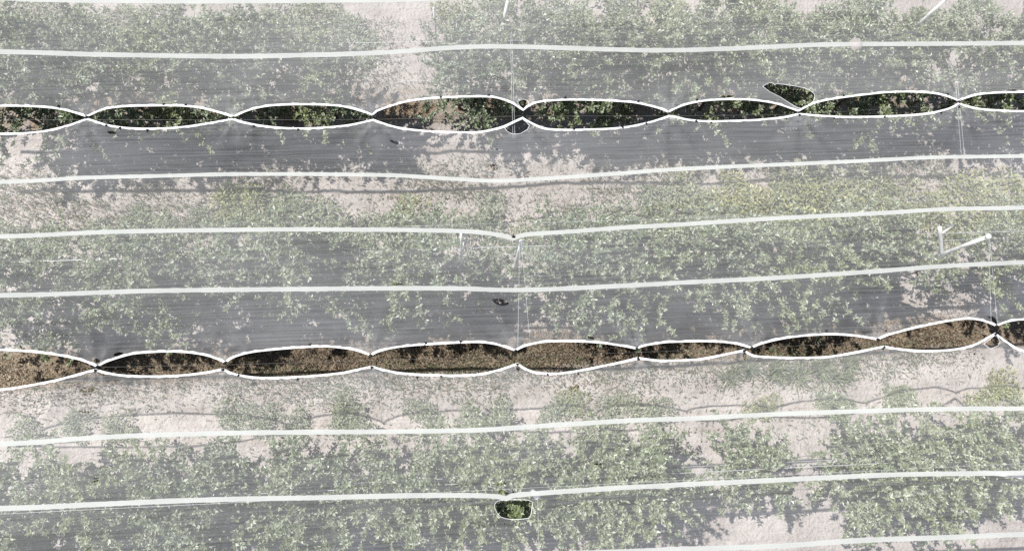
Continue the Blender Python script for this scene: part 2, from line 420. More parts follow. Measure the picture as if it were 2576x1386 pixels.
for V0, rowname, grp, spec in ROWS:
    spec = [t for t in spec]
    inv = [t for t in spec if 0 <= t[0] <= 2576]
    for j, (px, kd, tint, sc) in enumerate(spec):
        # along the row: the point whose height-2 projection falls on px
        lo, hi = -14.0, 14.0
        for _ in range(40):
            mid = (lo + hi) / 2; X, Y = xy(mid, V0)
            d = ROT.transposed() @ (Vector((X, Y, 2.0)) - EYE)
            if CX + F * d.x / -d.z < px: lo = mid
            else: hi = mid
        X, Y = xy((lo + hi) / 2, V0 - .2 + random.uniform(-.1, .1))
        fam, word = KINDS[kd]; crown, trunk = fam[(j * 7 + len(rowname)) % len(fam)]
        root = empty('fruit_tree', (X, Y, float(g_height(np.array([X]), np.array([Y]))[0])))
        root.rotation_euler.z = ANG + random.choice([0, math.pi]) + random.uniform(-.3, .3); s_ = sc * random.uniform(.95, 1.05)
        root.scale = (s_, s_, s_ * random.uniform(1.06, 1.14))
        c = link('crown', crown, None, root); c['tint'] = tint * .75
        link('trunk', trunk, None, root)
        hue = 'yellowish' if tint >= .4 else 'green'
        if 0 <= px <= 2576:
            lab = f'{word} {hue} fruit tree, {ORD[inv.index((px, kd, tint, sc))]} from left in the {rowname}'
        else:
            lab = f'{hue} fruit tree cut off by the {"left" if px < 0 else "right"} picture edge, {rowname}'
        tag(root, lab, 'fruit tree', grp)

# ------------------------------------------------------------------ weeds
def weed_mesh(seed, long_leaf):
    r = np.random.default_rng(seed); LC, LD = [], []
    if long_leaf:
        n = 90; az = r.uniform(0, 6.28, n); e = r.uniform(.15, 1.1, n)
        C = np.stack([r.normal(0, .07, n), r.normal(0, .07, n), r.uniform(0, .03, n)], -1)
        D = np.stack([np.cos(az) * np.cos(e), np.sin(az) * np.cos(e), np.sin(e)], -1)
        ln = r.uniform(.16, .36, n); wd = r.uniform(.018, .032, n)
    else:
        n = 520; az = r.uniform(0, 6.28, n); nc = 7; cl = r.integers(0, nc, n); cx = r.normal(0, .2, (nc, 2)); ch = r.uniform(.12, .5, nc); rad = np.sqrt(r.random(n)) * .2
        C = np.stack([cx[cl, 0] + rad * np.cos(az), cx[cl, 1] + rad * np.sin(az), ch[cl] * r.uniform(.1, 1, n) * (1 - rad * 2.4)], -1)
        az2 = az + r.normal(0, .9, n); e = r.uniform(-.1, .9, n)
        D = np.stack([np.cos(az2) * np.cos(e), np.sin(az2) * np.cos(e), np.sin(e)], -1)
        ln = r.uniform(.05, .11, n); wd = ln * r.uniform(.3, .5, n)
    Nn = np.array([0, 0, 1.0]) + r.normal(0, .4, (n, 3)); Nn /= np.linalg.norm(Nn, axis=1)[:, None]
    me = quads_np('leaves', leaf_quads(C, D, Nn, ln, wd), 3, np.repeat(np.clip(r.normal(.55, .22, n), 0, 1), 2))
    me.materials.append(M_WEED)
    t = Tubes()
    for q in range(9):
        a = r.uniform(0, 6.28); t.tube([(0, 0, -.02), (.08 * math.cos(a), .08 * math.sin(a), .15), (.2 * math.cos(a), .2 * math.sin(a), .3)] if not long_leaf
                                       else [(0, 0, -.02), (.03 * math.cos(a), .03 * math.sin(a), .05), (.06 * math.cos(a), .06 * math.sin(a), .1)], .005, .002, 4)
    st = mesh('stem', t.V, t.F, True); st.materials.append(M_WEED)
    return me, st
BUSHY = [weed_mesh(400 + q, False) for q in range(3)]; SPIKY = [weed_mesh(500 + q, True) for q in range(3)]
WEEDS = [  # photo x, y on the ground, kind, tint, scale, where
 # north side of the middle row
 *[(x, y, 'b', t, sc, 'above the middle row') for x, y, t, sc in
   [(30, 585, .1, 1.1), (120, 590, .1, 1), (240, 590, .1, 1.1), (350, 560, .1, 1.2), (430, 585, .1, 1.2), (500, 560, .15, 1), (595, 515, .8, 1.15), (625, 545, .6, 1.15), (575, 550, .5, .9), (690, 545, .1, 1.2), (760, 530, .15, 1.2), (820, 560, .1, 1.3),
    (880, 590, .1, 1.1), (960, 560, .1, 1.1), (1040, 545, .8, 1.1), (1050, 590, .5, 1), (1180, 580, .1, 1.2), (1240, 545, .1, 1.2), (1330, 585, .4, 1), (1430, 570, .1, 1.1), (1560, 570, .1, 1.2), (1640, 520, .1, 1.2),
    (1690, 575, .2, 1.3), (1740, 490, .1, 1.2), (1790, 545, .2, 1.3), (1850, 490, .75, 1.3), (1870, 560, .3, 1.3), (1940, 530, .6, 1.3), (1980, 470, .1, 1.2), (2030, 510, .6, 1.3), (2080, 470, .2, 1.2), (2110, 540, .55, 1.3),
    (2180, 490, .2, 1.3), (2220, 550, .4, 1.3), (2310, 520, .3, 1.2), (2370, 570, .3, 1.2), (2440, 480, .5, 1.3), (2480, 540, .4, 1.3), (2550, 490, .5, 1.3)]],
 *[(x, y, 's', t, sc, 'above the middle row') for x, y, t, sc in [(570, 485, .3, 1.3), (655, 495, .2, 1.2), (2050, 545, .3, 1.2), (2230, 470, .2, 1.2)]],
 *[(x, y, 'b', random.choice([.1, .15, .2, .45]), random.uniform(1.1, 1.5), 'above the top row') for x, y in
   [(q * 88 + random.uniform(-30, 30), random.choice([18, 45, 75, 105]) + random.uniform(-8, 8)) for q in range(30)] if not 930 < x < 1110],
 # north side of the bottom row
 *[(x, y, 'b', t, sc, 'above the bottom row') for x, y, t, sc in
   [(60, 1085, .1, 1), (190, 1075, .1, 1), (300, 1085, .2, 1.1), (590, 1040, .1, 1.1), (660, 1055, .1, 1.1), (740, 1070, .1, 1), (870, 1020, .2, 1.2), (885, 1060, .1, 1.2), (1070, 1050, .1, 1.1), (1180, 1060, .1, 1), (1260, 1045, .1, 1.1),
    (1410, 1040, .1, 1.2), (1450, 1010, .5, 1), (1540, 1045, .1, 1.1), (1590, 1030, .3, 1.1), (1660, 1040, .1, 1), (1910, 1025, .6, 1.1), (2095, 1005, .1, 1.1), (2110, 1030, .2, 1.1), (2260, 985, .2, .9), (2265, 1015, .25, 1.1),
    (2470, 1000, .6, 1.1), (2530, 970, .9, 1.1), (2550, 1010, .4, 1.2)]],
 *[(x, y, 's', t, sc, 'above the bottom row') for x, y, t, sc in [(1955, 935, .22, 1.3), (2010, 945, .22, 1.4), (2070, 930, .22, 1.4), (2110, 950, .22, 1.3), (2140, 920, .22, 1.2), (1840, 950, .2, 1.1), (1890, 925, .1, 1.1)]],
]
cnt = {}
for x, y, kd, t, sc, where in sorted(WEEDS, key=lambda w: (w[5], w[2], w[0])):
    if where == 'above the middle row' and x > 1640: t, sc = min(1, t + .3), sc * 1.15
    if kd == 'b' and (where == 'above the bottom row' or where == 'above the middle row' and x < 520): sc *= .82
    P = at(x, y, 0.1); me, st = random.choice(BUSHY if kd == 'b' else SPIKY)
    root = empty('weed_plant', (P.x, P.y, float(g_height(np.array([P.x]), np.array([P.y]))[0])))
    root.rotation_euler.z = random.uniform(0, 6.28); root.scale = (sc * .85,) * 3
    o = link('leaves', me, None, root); o['tint'] = t
    o = link('stem', st, None, root); o['tint'] = t
    c = cnt[(where, kd)] = cnt.get((where, kd), -1) + 1
    nm = ('bushy' if kd == 'b' else 'long leaved') + (' yellowish' if t >= .5 else ' green')
    tag(root, f'{nm} weed {where}, {ORD[c]} such from left', 'weed', f'weeds {where}')

# ------------------------------------------------------------------ nets
T0 = Q('a', (-1950, -30), (0, -8), (130, 0), (800, 12), (1700, 16), (2400, 10)) + Q('b', (300, 8), (560, 3), (800, -8), (1500, -25), (2567, -40)) + Q('c', (1200, -60), (3300, -90))
T1 = Q('a', (-1950, 365), (0, 383), (700, 402), (1700, 416), (2300, 405)) + Q('b', (0, 402), (400, 385), (900, 350), (1300, 345), (2000, 365), (2400, 372)) + Q('c', (400, 360), (1100, 330), (1700, 325), (2567, 318), (3400, 300))
M1 = Q('a', (-1950, 1375), (0, 1335), (600, 1305), (1200, 1290), (1700, 1278), (2300, 1278)) + Q('b', (300, 1284), (500, 1290), (900, 1315), (1200, 1327), (1600, 1305), (2100, 1270)) + Q('c', (0, 1243), (600, 1215), (1300, 1185), (1900, 1155), (2567, 1145), (3400, 1120))
M2 = Q('d', (-1950, 490), (0, 450), (700, 420), (1400, 405), (2200, 398)) + Q('e', (0, 400), (500, 402), (900, 410), (1100, 425), (1220, 445), (1297, 465), (1350, 443), (1450, 430), (1700, 415), (2100, 385)) + Q('f', (0, 365), (700, 320), (1500, 280), (2000, 250), (2567, 238), (3400, 200))
M3 = Q('d', (-1950, 905), (0, 880), (500, 868), (1000, 850), (1600, 840), (2300, 834)) + Q('e', (0, 832), (500, 828), (900, 830), (1200, 840), (1500, 838), (2000, 815), (2400, 795)) + Q('f', (0, 790), (700, 755), (1400, 710), (2000, 665), (2567, 638), (3400, 600))
B1 = Q('g', (-1950, 700), (0, 645), (500, 612), (1000, 585), (1700, 568), (2300, 562)) + Q('h', (0, 562), (500, 558), (1000, 548), (1500, 515), (2000, 485), (2300, 473)) + Q('i', (0, 475), (700, 440), (1400, 415), (2000, 402), (2423, 400), (3300, 380))
B2 = Q('g', (-1950, 1130), (0, 1090), (600, 1065), (1200, 1038), (1800, 1022), (2300, 1014)) + Q('h', (0, 1012), (600, 1000), (1050, 1003), (1175, 1022), (1215, 1002), (1400, 985), (2000, 945), (2300, 933)) + Q('i', (0, 928), (500, 905), (1000, 880), (1600, 855), (2423, 845), (3300, 830))
B3 = Q('g', (-1950, 1560), (0, 1520), (1500, 1470)) + Q('h', (0, 1440), (1200, 1412), (2000, 1388)) + Q('i', (0, 1372), (700, 1350), (1300, 1310), (1900, 1290), (2423, 1268), (3300, 1240))
def joined(parts):
    pts, corners = [], []
    for seg in parts:                      # each seg ends at an apex
        pts += seg; corners.append(len(pts) - 1)
    return pts, corners[:-1]
GA_U = joined([Q('a', (-1000, 862)), Q('a', (-930, 835), (-700, 790), (-350, 775), (0, 783), (200, 785), (400, 800), (520, 825), (600, 850), (632, 860)),
    Q('a', (665, 848), (760, 808), (900, 788), (1100, 782), (1300, 782), (1450, 795), (1580, 825), (1680, 855), (1706, 864)),
    Q('a', (1740, 850), (1830, 812), (1980, 782), (2200, 773), (2400, 777), (2515, 788)) + Q('b', (150, 812), (225, 835), (264, 850)),
    Q('b', (300, 820), (450, 768), (600, 738), (850, 719), (1100, 716), (1200, 730), (1290, 765), (1340, 798), (1368, 815)),
    Q('b', (1400, 790), (1480, 755), (1650, 740), (1850, 740), (2050, 748), (2200, 762), (2350, 797), (2432, 828)),
    Q('c', (5, 806), (100, 770), (250, 743), (450, 735), (600, 742), (750, 766), (850, 798), (914, 822)),
    Q('c', (960, 796), (1050, 757), (1200, 727), (1450, 695), (1600, 682), (1750, 680), (1900, 690), (2000, 712), (2090, 746)),
    Q('c', (2140, 725), (2250, 697), (2400, 686), (2567, 683), (2900, 690), (3200, 730))])
GA_L = joined([Q('a', (-1000, 868)), Q('a', (-930, 895), (-700, 940), (-350, 970), (0, 975), (200, 970), (350, 952), (500, 915), (600, 880), (640, 866)),
    Q('a', (690, 882), (800, 915), (950, 935), (1150, 938), (1350, 925), (1550, 895), (1712, 866)),
    Q('a', (1750, 882), (1900, 915), (2100, 935), (2300, 935), (2515, 918)) + Q('b', (180, 895), (270, 873)),
    Q('b', (330, 895), (450, 930), (650, 955), (900, 965), (1050, 962), (1200, 930), (1300, 887), (1365, 858)),
    Q('b', (1410, 887), (1500, 928), (1600, 945), (1850, 945), (2100, 930), (2300, 890), (2436, 845)),
    Q('c', (20, 852), (100, 872), (250, 885), (400, 882), (600, 875), (800, 855), (916, 830)),
    Q('c', (1050, 842), (1250, 852), (1500, 850), (1750, 838), (1900, 820), (2020, 790), (2087, 752)),
    Q('c', (2130, 768), (2250, 795), (2400, 805), (2567, 810), (2900, 800), (3200, 760))])
GB_U = joined([Q('d', (-1776, 1439)), Q('d', (-1720, 1415), (-1450, 1340), (-1000, 1290), (-500, 1276), (0, 1285), (200, 1296), (400, 1318), (550, 1347), (640, 1375)) + Q('g', (674, 118)),
    Q('g', (730, 85), (850, 45), (950, 24), (1150, 12), (1300, 18), (1420, 37), (1500, 63), (1558, 90)),
    Q('d', (1720, 1335), (1850, 1300), (2050, 1278), (2250, 1264), (2400, 1260)) + Q('e', (100, 1278), (200, 1305), (253, 1326)),
    Q('e', (300, 1300), (400, 1272), (550, 1252), (750, 1240), (950, 1229), (1080, 1230), (1180, 1246), (1260, 1272), (1313, 1290)),
    Q('e', (1370, 1260), (1480, 1232), (1600, 1222), (1800, 1224), (1950, 1234), (2100, 1256), (2200, 1276)),
    Q('e', (2260, 1252), (2400, 1230)) + Q('f', (0, 1226), (150, 1222), (300, 1223), (430, 1234), (520, 1256), (570, 1270)),
    Q('f', (640, 1240), (780, 1205), (950, 1181), (1150, 1171), (1300, 1179), (1420, 1195), (1496, 1209)),
    Q('f', (1570, 1176), (1700, 1140), (1850, 1105), (2000, 1075), (2130, 1057), (2230, 1062), (2310, 1086), (2366, 1111)),
    Q('f', (2420, 1085), (2500, 1067), (2567, 1062), (2800, 1060), (3300, 1090))])
GB_L = joined([Q('g', (-1677, 174)), Q('g', (-1600, 190), (-1300, 245), (-1950, 280), (-450, 285), (0, 262), (200, 235), (400, 195), (560, 152), (662, 125)),
    Q('g', (740, 147), (850, 165), (1050, 172), (1250, 165), (1420, 145), (1542, 121)),
    Q('g', (1620, 155), (1750, 178), (1900, 182), (2150, 170), (2350, 150)) + Q('h', (100, 135), (246, 104)),
    Q('h', (320, 125), (450, 150), (650, 162), (850, 165), (1000, 155), (1130, 125), (1252, 84)),
    Q('h', (1330, 130), (1420, 150), (1560, 150), (1750, 118), (1950, 77), (2086, 44)),
    Q('h', (2200, 60), (2300, 63)) + Q('f', (100, 1346), (200, 1338), (400, 1300), (518, 1273)),
    Q('f', (580, 1312), (700, 1325), (950, 1330), (1150, 1320), (1350, 1285), (1542, 1247)),
    Q('f', (1650, 1266), (1850, 1280), (2050, 1270), (2200, 1235), (2300, 1182), (2356, 1152)),
    Q('f', (2400, 1185), (2480, 1240), (2567, 1280), (2800, 1320), (3300, 1290))])
def ell(k, x, y, rx, ry, rot=0.0, n=14, jag=.16):
    pts = []
    rr = random.Random(int(x * 7 + y * 13))
    for q in range(n):
        t = 2 * math.pi * q / n; w = 1 + rr.uniform(-jag, jag)
        a, b = rx * math.cos(t) * w, ry * math.sin(t) * w
        pts.append((x + a * math.cos(rot) - b * math.sin(rot), y + a * math.sin(rot) + b * math.cos(rot)))
    return Q(k, *pts)
HOLES_T = [
 (Q('c', (652, 635), (680, 618), (705, 608), (728, 612), (742, 626), (752, 616), (800, 620), (860, 628), (910, 637), (960, 648), (1005, 668), (1032, 693), (1034, 715), (1024, 742), (1000, 765), (965, 782), (935, 797), (900, 787), (850, 758), (780, 712), (700, 672)), 1),
 (Q('b', (1332, 737), (1350, 731), (1375, 730), (1400, 740), (1406, 757), (1402, 775), (1385, 792), (1368, 800), (1345, 782), (1329, 757)), 1),
 (ell('c', 390, 708, 55, 9), 0), (ell('c', 2480, 664, 42, 6), 0), (ell('c', 100, 30, 12, 5), 0), (ell('c', 108, 62, 9, 4), 0)]
HOLES_M = [
 (Q('b', (1232, 938), (1290, 908), (1362, 874), (1392, 898), (1414, 922), (1400, 950), (1350, 980), (1320, 984), (1288, 982), (1252, 966)), 1),
 (ell('a', 818, 973, 35, 11, .15), 0), (ell('b', 412, 1040, 26, 9, .45), 0), (ell('b', 440, 1048, 16, 12), 0), (ell('b', 1140, 1215, 50, 9, -.05), 0), (ell('b', 1145, 1238, 42, 12, .03), 0),
 (ell('b', 1138, 1301, 30, 7), 0), (ell('b', 990, 981, 35, 4), 0), (ell('a', 661, 1075, 5, 4), 0), (ell('b', 1177, 1095, 8, 5), 0),
 (ell('e', 430, 153, 42, 20), 0), (ell('e', 428, 798, 30, 10), 0), (ell('e', 472, 797, 14, 5), 0),
 (Q('e', (1138, 908), (1170, 904), (1210, 906), (1245, 920), (1268, 940), (1250, 952), (1215, 956), (1180, 950), (1155, 932)), 0),
 (ell('e', 1865, 1190, 26, 9, .3), 0), (ell('f', 1790, 722, 30, 12, .1), 0), (ell('d', 865, 1310, 36, 12, -.25), 0), (ell('d', 163, 1261, 18, 8, .3), 0),
 (ell('d', 708, 1358, 22, 17), 0), (ell('e', 1230, 470, 9, 5), 0), (ell('e', 1230, 561, 6, 5), 0),
 (Q('f', (2302, 1035), (2335, 1033), (2358, 1048), (2370, 1072), (2367, 1095), (2335, 1068)), 0)]
HOLES_B = [
 (ell('g', 615, 269, 65, 17, -.08), 0), (ell('g', 596, 303, 60, 6), 0), (ell('g', 592, 359, 57, 6, -.03), 0), (ell('g', 585, 423, 52, 7), 0), (ell('g', 702, 156, 26, 14, .5), 0),
 (ell('g', 668, 757, 30, 7, .1), 0), (ell('g', 682, 779, 12, 4), 0), (ell('g', 665, 884, 22, 4), 0), (ell('g', 660, 903, 30, 6, -.3), 0), (ell('g', 612, 1370, 22, 10, -.4), 0), (ell('g', 1828, 632, 12, 5), 0),
 (ell('h', 1256, 120, 13, 22), 0), (Q('h', (1603, 250), (1612, 235), (1632, 227), (1655, 228), (1675, 240), (1685, 268), (1660, 282), (1628, 284), (1606, 275)), 0),
 (ell('h', 1118, 922, 10, 14, .5), 0), (ell('h', 1140, 922, 9, 14), 0), (ell('h', 1161, 922, 9, 13, -.5), 0),
 (Q('h', (1114, 977), (1125, 960), (1138, 956), (1160, 971), (1193, 984), (1180, 993), (1160, 991), (1130, 990)), 0),
 (Q('h', (1094, 1062), (1106, 1044), (1125, 1036), (1200, 1030), (1262, 1029), (1325, 1032), (1357, 1046), (1352, 1085), (1346, 1130), (1330, 1158), (1275, 1164), (1220, 1166), (1170, 1160), (1135, 1148), (1110, 1120), (1096, 1088)), 1),
 (ell('h', 1808, 784, 28, 6), 0), (ell('h', 1830, 800, 6, 14), 0), (ell('h', 1810, 994, 19, 5, -.2), 0), (ell('h', 1222, 977, 6, 5), 0), (ell('h', 1275, 1013 - 25, 8, 3), 0),
 (ell('f', 522, 1325, 14, 28), 0), (Q('f', (2272, 1236), (2318, 1200), (2354, 1172), (2378, 1194), (2391, 1218), (2376, 1248), (2322, 1272)), 1),
 (ell('i', 602, 1082, 7, 6), 0), (ell('i', 1740, 685, 9, 5, 1), 0), (ell('i', 1775, 797, 7, 6), 0), (ell('i', 1762, 295, 6, 6), 0), (ell('h', 1162, 1195 - 0, 5, 4), 0)]

def inside(poly, x, y):
    c = False; j = len(poly) - 1
    for i in range(len(poly)):
        (xi, yi), (xj, yj) = poly[i], poly[j]
        if (yi > y) != (yj > y) and x < (xj - xi) * (y - yi) / (yj - yi) + xi: c = not c
        j = i
    return c
def ribbon(name, line_px, half, lift, mat, parent, side=0, jitter=.0):
    """strip along a pixel polyline laid on the net; side: 0 centred, +1/-1 grows to one side of the line in row space"""
    P = [on_net(*p) for p in line_px]; V, Fc = [], []
    for i, p in enumerate(P):
        d = P[min(i + 1, len(P) - 1)] - P[max(i - 1, 0)]; nrm = Vector((-d.y, d.x, 0)).normalized()
        w = half * (1 + random.uniform(-jitter, jitter))
        a, b = (p + nrm * w, p - nrm * w) if side == 0 else (p + nrm * (w * 2 * side), p)
        for q in (a, b):
            V.append((q.x, q.y, net_z(q.x, q.y) + lift))
        if i: Fc.append((2 * i - 2, 2 * i - 1, 2 * i + 1, 2 * i))
    o = link(name, mesh(name, V, Fc, False), mat, parent)
    s_ = o.modifiers.new('thickness', 'SOLIDIFY'); s_.thickness = .0008; s_.offset = 1
    return o
def net_panel(label, top_edge, bot_edge, holes, bands, apexes, hems, nmat):
    root = empty('shade_net'); tag(root, label, 'net', 'pale shade nets stretched over the tree rows')
    outline = [on_net(*p) for p in top_edge] + [on_net(*p) for p in reversed(bot_edge)]
    poly = [(p.x, p.y) for p in outline]
    verts = [Vector(p) for p in poly]; n0 = len(verts); edges = [(i, (i + 1) % n0) for i in range(n0)]
    hp = []
    for px, rim in holes:
        h = [on_net(*p) for p in px]; h = [(p.x, p.y) for p in h]; hp.append(h)
        b = len(verts); verts += [Vector(p) for p in h]; edges += [(b + i, b + (i + 1) % len(h)) for i in range(len(h))]
    xs = [p[0] for p in poly]; ys = [p[1] for p in poly]; st = .17
    boxes = [(min(q[0] for q in h) - .02, max(q[0] for q in h) + .02, min(q[1] for q in h) - .02, max(q[1] for q in h) + .02) for h in hp]
    x = min(xs)
    while x < max(xs):
        y = min(ys)
        while y < max(ys):
            if inside(poly, x, y) and not any(b[0] < x < b[1] and b[2] < y < b[3] for b in boxes):
                verts.append(Vector((x + random.uniform(-.01, .01), y + random.uniform(-.01, .01))))
            y += st
        x += st
    for ap in apexes:                       # finer points where the net bunches at the clips
        A = on_net(*ap)
        for q in range(230):
            t, r_ = random.uniform(0, 6.28), .02 + .7 * random.random() ** 1.5
            p = (A.x + r_ * math.cos(t), A.y + r_ * math.sin(t))
            if inside(poly, *p) and not any(b[0] < p[0] < b[1] and b[2] < p[1] < b[3] for b in boxes): verts.append(Vector(p))
    ov, oe, of, *_ = delaunay_2d_cdt(verts, edges, [], 0, 1e-5)
    tri = []
    for f in of:
        cx = sum(ov[i].x for i in f) / 3; cy = sum(ov[i].y for i in f) / 3
        if inside(poly, cx, cy) and not any(inside(h, cx, cy) for h in hp): tri.append(tuple(f))
    AP = [on_net(*a) for a in apexes]
    V = [(p.x, p.y, net_z(p.x, p.y)) for p in ov]
    me = mesh('net_sheet', V, tri, True)
    at_ = me.attributes.new('bunch', 'FLOAT', 'POINT')
    val = []
    for p in V:
        b = 0
        for a in AP:
            dx, dy = p[0] - a.x, p[1] - a.y; d = math.hypot(dx, dy)
            if d < 1.0:
                fold = math.sin(13 * math.atan2(dy, dx) + 40 * a.x) * math.sin(5 * math.atan2(dy, dx) + 17 * a.x)
                b += math.exp(-d / .13) * .9 + math.exp(-d / .4) * fold * .7
        val.append(max(-.5, min(1.2, b)))
    at_.data.foreach_set('value', val)
    link('net_sheet', me, nmat, root)
    for bl, half in bands: ribbon('band', bl, half * 1.12, .004, M_BAND, root, 0, .09)
    for hl, side in hems: ribbon('hem', hl, .0165, .004, M_HEM, root, side, .22)
    for px, rim in holes:
        if rim:
            ribbon('torn_edge', px + px[:1], .0036, .003, M_RIM, root, 0, .3)
    return root
def sl(x, c=()): return smooth_line(x, c)
def edge(g): return smooth_line(g[0], g[1], 9)
eAU, eAL, eBU, eBL = edge(GA_U), edge(GA_L), edge(GB_U), edge(GB_L)
apx = lambda g: [g[0][i] for i in g[1]]
far_top = [(x, -560 - .01 * x) for x in np.linspace(-640, 2900, 70)]
far_bot = [(x, 1640 - .035 * x) for x in np.linspace(-640, 2900, 70)]
m2c = M2.index(min(M2, key=lambda p: abs(p[0] - (846.3 + 1297 / 2.912)) ))
b2c = B2.index(min(B2, key=lambda p: abs(p[0] - (846.3 + 1175 / 2.7485))))
netT = net_panel('pale shade net over the top row, above the upper chain of open gaps', far_top, eAU, HOLES_T, [(sl(T0), .032), (sl(T1), .034)], apx(GA_U), [(eAU, 1)], M_NET_TOP)
netM = net_panel('pale shade net over the middle row, between the two chains of open gaps', eAL, eBU, HOLES_M, [(sl(M1), .031), (sl(M2, [m2c]), .031), (sl(M3), .031)], apx(GA_L) + apx(GB_U), [(eAL, -1), (eBU, 1)], M_NET)
netB = net_panel('pale shade net over the bottom row, below the lower chain of open gaps', eBL, far_bot, HOLES_B, [(sl(B1), .031), (sl(B2, [b2c]), .031), (sl(B3), .033)], apx(GB_L), [(eBL, -1)], M_NET)

# ------------------------------------------------------------------ clips
def clip_mesh():
    V, Fc = lathe([(.004, -.007), (.017, -.006), (.021, 0), (.017, .006), (.004, .008)], 12)
    V = [(x * 1.25, y * .75, z) for x, y, z in V]
    t = Tubes(); t.V, t.F = V, Fc
    t.tube([(0, .008, 0), (0, .03, .004), (.004, .042, .010), (.010, .036, .014)], .0045, .003, 6)
    t.tube([(-.012, 0, .006), (0, 0, .013), (.012, 0, .006)], .004, .004, 6)
    me = mesh('net_clip', t.V, t.F, True); me.materials.append(M_CLIP); return me
CLIP = clip_mesh()
def clips(pts, group, words_, big=1.0, lift=.012):
    pts = sorted(pts)
    for q, (px, py) in enumerate(pts):
        o = link('net_clip', CLIP); o.location = on_net(px, py, lift)
        o.rotation_euler = (random.uniform(-.2, .2), random.uniform(-.2, .2), random.choice([0, 3.14]) + random.uniform(-.6, .6)); s_ = big * random.uniform(.85, 1.15); o.scale = (s_,) * 3
        tag(o, f'black clip {words_}, {ORD[q]} from left', 'clip', group)
inpic = lambda L_: [p for p in L_ if 0 <= p[0] <= 2576]
clips(inpic([((a[0] + b[0]) / 2, (a[1] + b[1]) / 2) for a, b in zip(apx(GA_U), apx(GA_L))]), 'clips where the upper gaps meet', 'joining both hems of the upper gaps', 1.25)
clips([(p[0], p[1] - 2) for p in inpic(apx(GB_U))], 'clips at the points of the lower gap, upper hem', 'at a peak of the lower gaps, upper hem', 1.2)
clips([(p[0], p[1] + 4) for p in inpic(apx(GB_L))], 'clips at the points of the lower gap, lower hem', 'at a peak of the lower gaps, lower hem', 1.1)
clips(Q('a', (1200, 766), (1360, 771), (430, 780)) + Q('b', (1115, 697), (1675, 719), (2210, 745), (765, 715)) + Q('c', (170, 736), (1245, 702), (2005, 692)), 'clips on the upper hem of the upper gaps', 'on the upper hem of the upper gaps', .9)
clips(Q('a', (880, 940), (1082, 956), (1860, 925), (2185, 950), (780, 922)) + Q('b', (1740, 950), (2095, 935), (2270, 908)) + Q('c', (165, 891), (275, 900), (825, 871), (922, 845), (1172, 868), (1545, 860), (1957, 830), (2090, 785)), 'clips on the lower hem of the upper gaps', 'on the lower hem of the upper gaps', .9)
clips(Q('d', (2268, 1242)) + Q('e', (655, 1228), (910, 1217)) + Q('f', (1118, 1143), (1552, 1140)) + Q('g', (1875, 10)), 'clips on the upper hem of the lower gaps', 'between peaks, upper hem of the lower gaps', .9)
clips(Q('g', (1650, 172), (2060, 195)) + Q('h', (558, 185), (725, 178), (1460, 165), (1672, 162), (2088, 62)) + Q('f', (1530, 1270), (2200, 1310)), 'clips on the lower hem of the lower gaps', 'between peaks, lower hem of the lower gaps', .9)
o = link('net_clip', CLIP); o.location = on_net(*Q('e', (1297, 452))[0], .012); o.scale = (1.2,) * 3
tag(o, 'black clip pulling the middle net band down to the centre pole', 'clip')

# ------------------------------------------------------------------ wires
def wire(name, pts, r, label, cat, group=None, mat=M_WIRE):
    t = Tubes(); t.tube(pts, r, r, 6); o = t.build(name, mat); return tag(o, label, cat, group)
def rowpt(u, V0, z): X, Y = xy(u, V0); return Vector((X, Y, z))
wire('cable', [on_net(*p, -.05) for p in [((a[0] + b[0]) / 2, (a[1] + b[1]) / 2 + 2) for a, b in zip(apx(GA_U), apx(GA_L))]], .0018, 'thin cable running along the upper chain of open gaps', 'cable', 'cables along the open gaps', M_CABLE)
wire('cable', [on_net((a[0] + b[0]) / 2, (a[1] + b[1]) / 2 - 3, -.05) for a, b in zip(apx(GB_U), apx(GB_L))], .0014, 'thin cable running along the lower chain of open gaps', 'cable', 'cables along the open gaps', M_CABLE)
for V0, nm in ((VA, 'top'), (VB, 'middle'), (VC, 'bottom')):
    wire('cable', [rowpt(uu, V0, ZR - .03 - .03 * math.sin(uu * .85) ** 2) for uu in np.linspace(-11, 11, 40)], .0018, f'cable under the ridge of the net over the {nm} row', 'cable', 'ridge cables')
    for hgt, hw, dv in ((2.75, 'highest', .0), (2.0, 'second', .05), (1.3, 'lowest', -.05)):
        wire('trellis_wire', [rowpt(uu, V0 + dv, hgt - .02 * math.sin(uu * .43) ** 2) for uu in np.linspace(-11, 11, 30)], .0045, f'{hw} straight pale trellis wire through the {nm} row of trees', 'wire', 'trellis wires along the tree rows')
def cross(px1, py1, px2, py2, label, dz=-.06):
    wire('cross_cable', [on_net(px1 + (px2 - px1) * q / 12, py1 + (py2 - py1) * q / 12, dz) for q in range(13)], .0022, label, 'cable', 'cross cables between the rows')
cross(1284, 80, 1291, 345, 'left strand of cross cable from the top row over the large upper gap')
cross(1288, 80, 1296, 345, 'right strand of cross cable from the top row over the large upper gap')
cross(1308, 605, 1303, 880, 'left strand of cross cable from the centre pole to the lower gap')
cross(1312, 605, 1334, 860, 'right strand of cross cable from the centre pole to the lower gap')
cross(2409, 200, 2424, 385, 'left strand of cross cable near the right end of the upper gap')
cross(2414, 200, 2432, 385, 'right strand of cross cable near the right end of the upper gap')
cross(2494, 600, 2500, 820, 'left strand of cross cable from the leaning right pole to the lower gap')
cross(2496, 600, 2516, 815, 'right strand of cross cable from the leaning right pole to the lower gap')
cross(1353, 1250, 1357, 1400, 'cross cable running down from the pole beside the large torn hole')

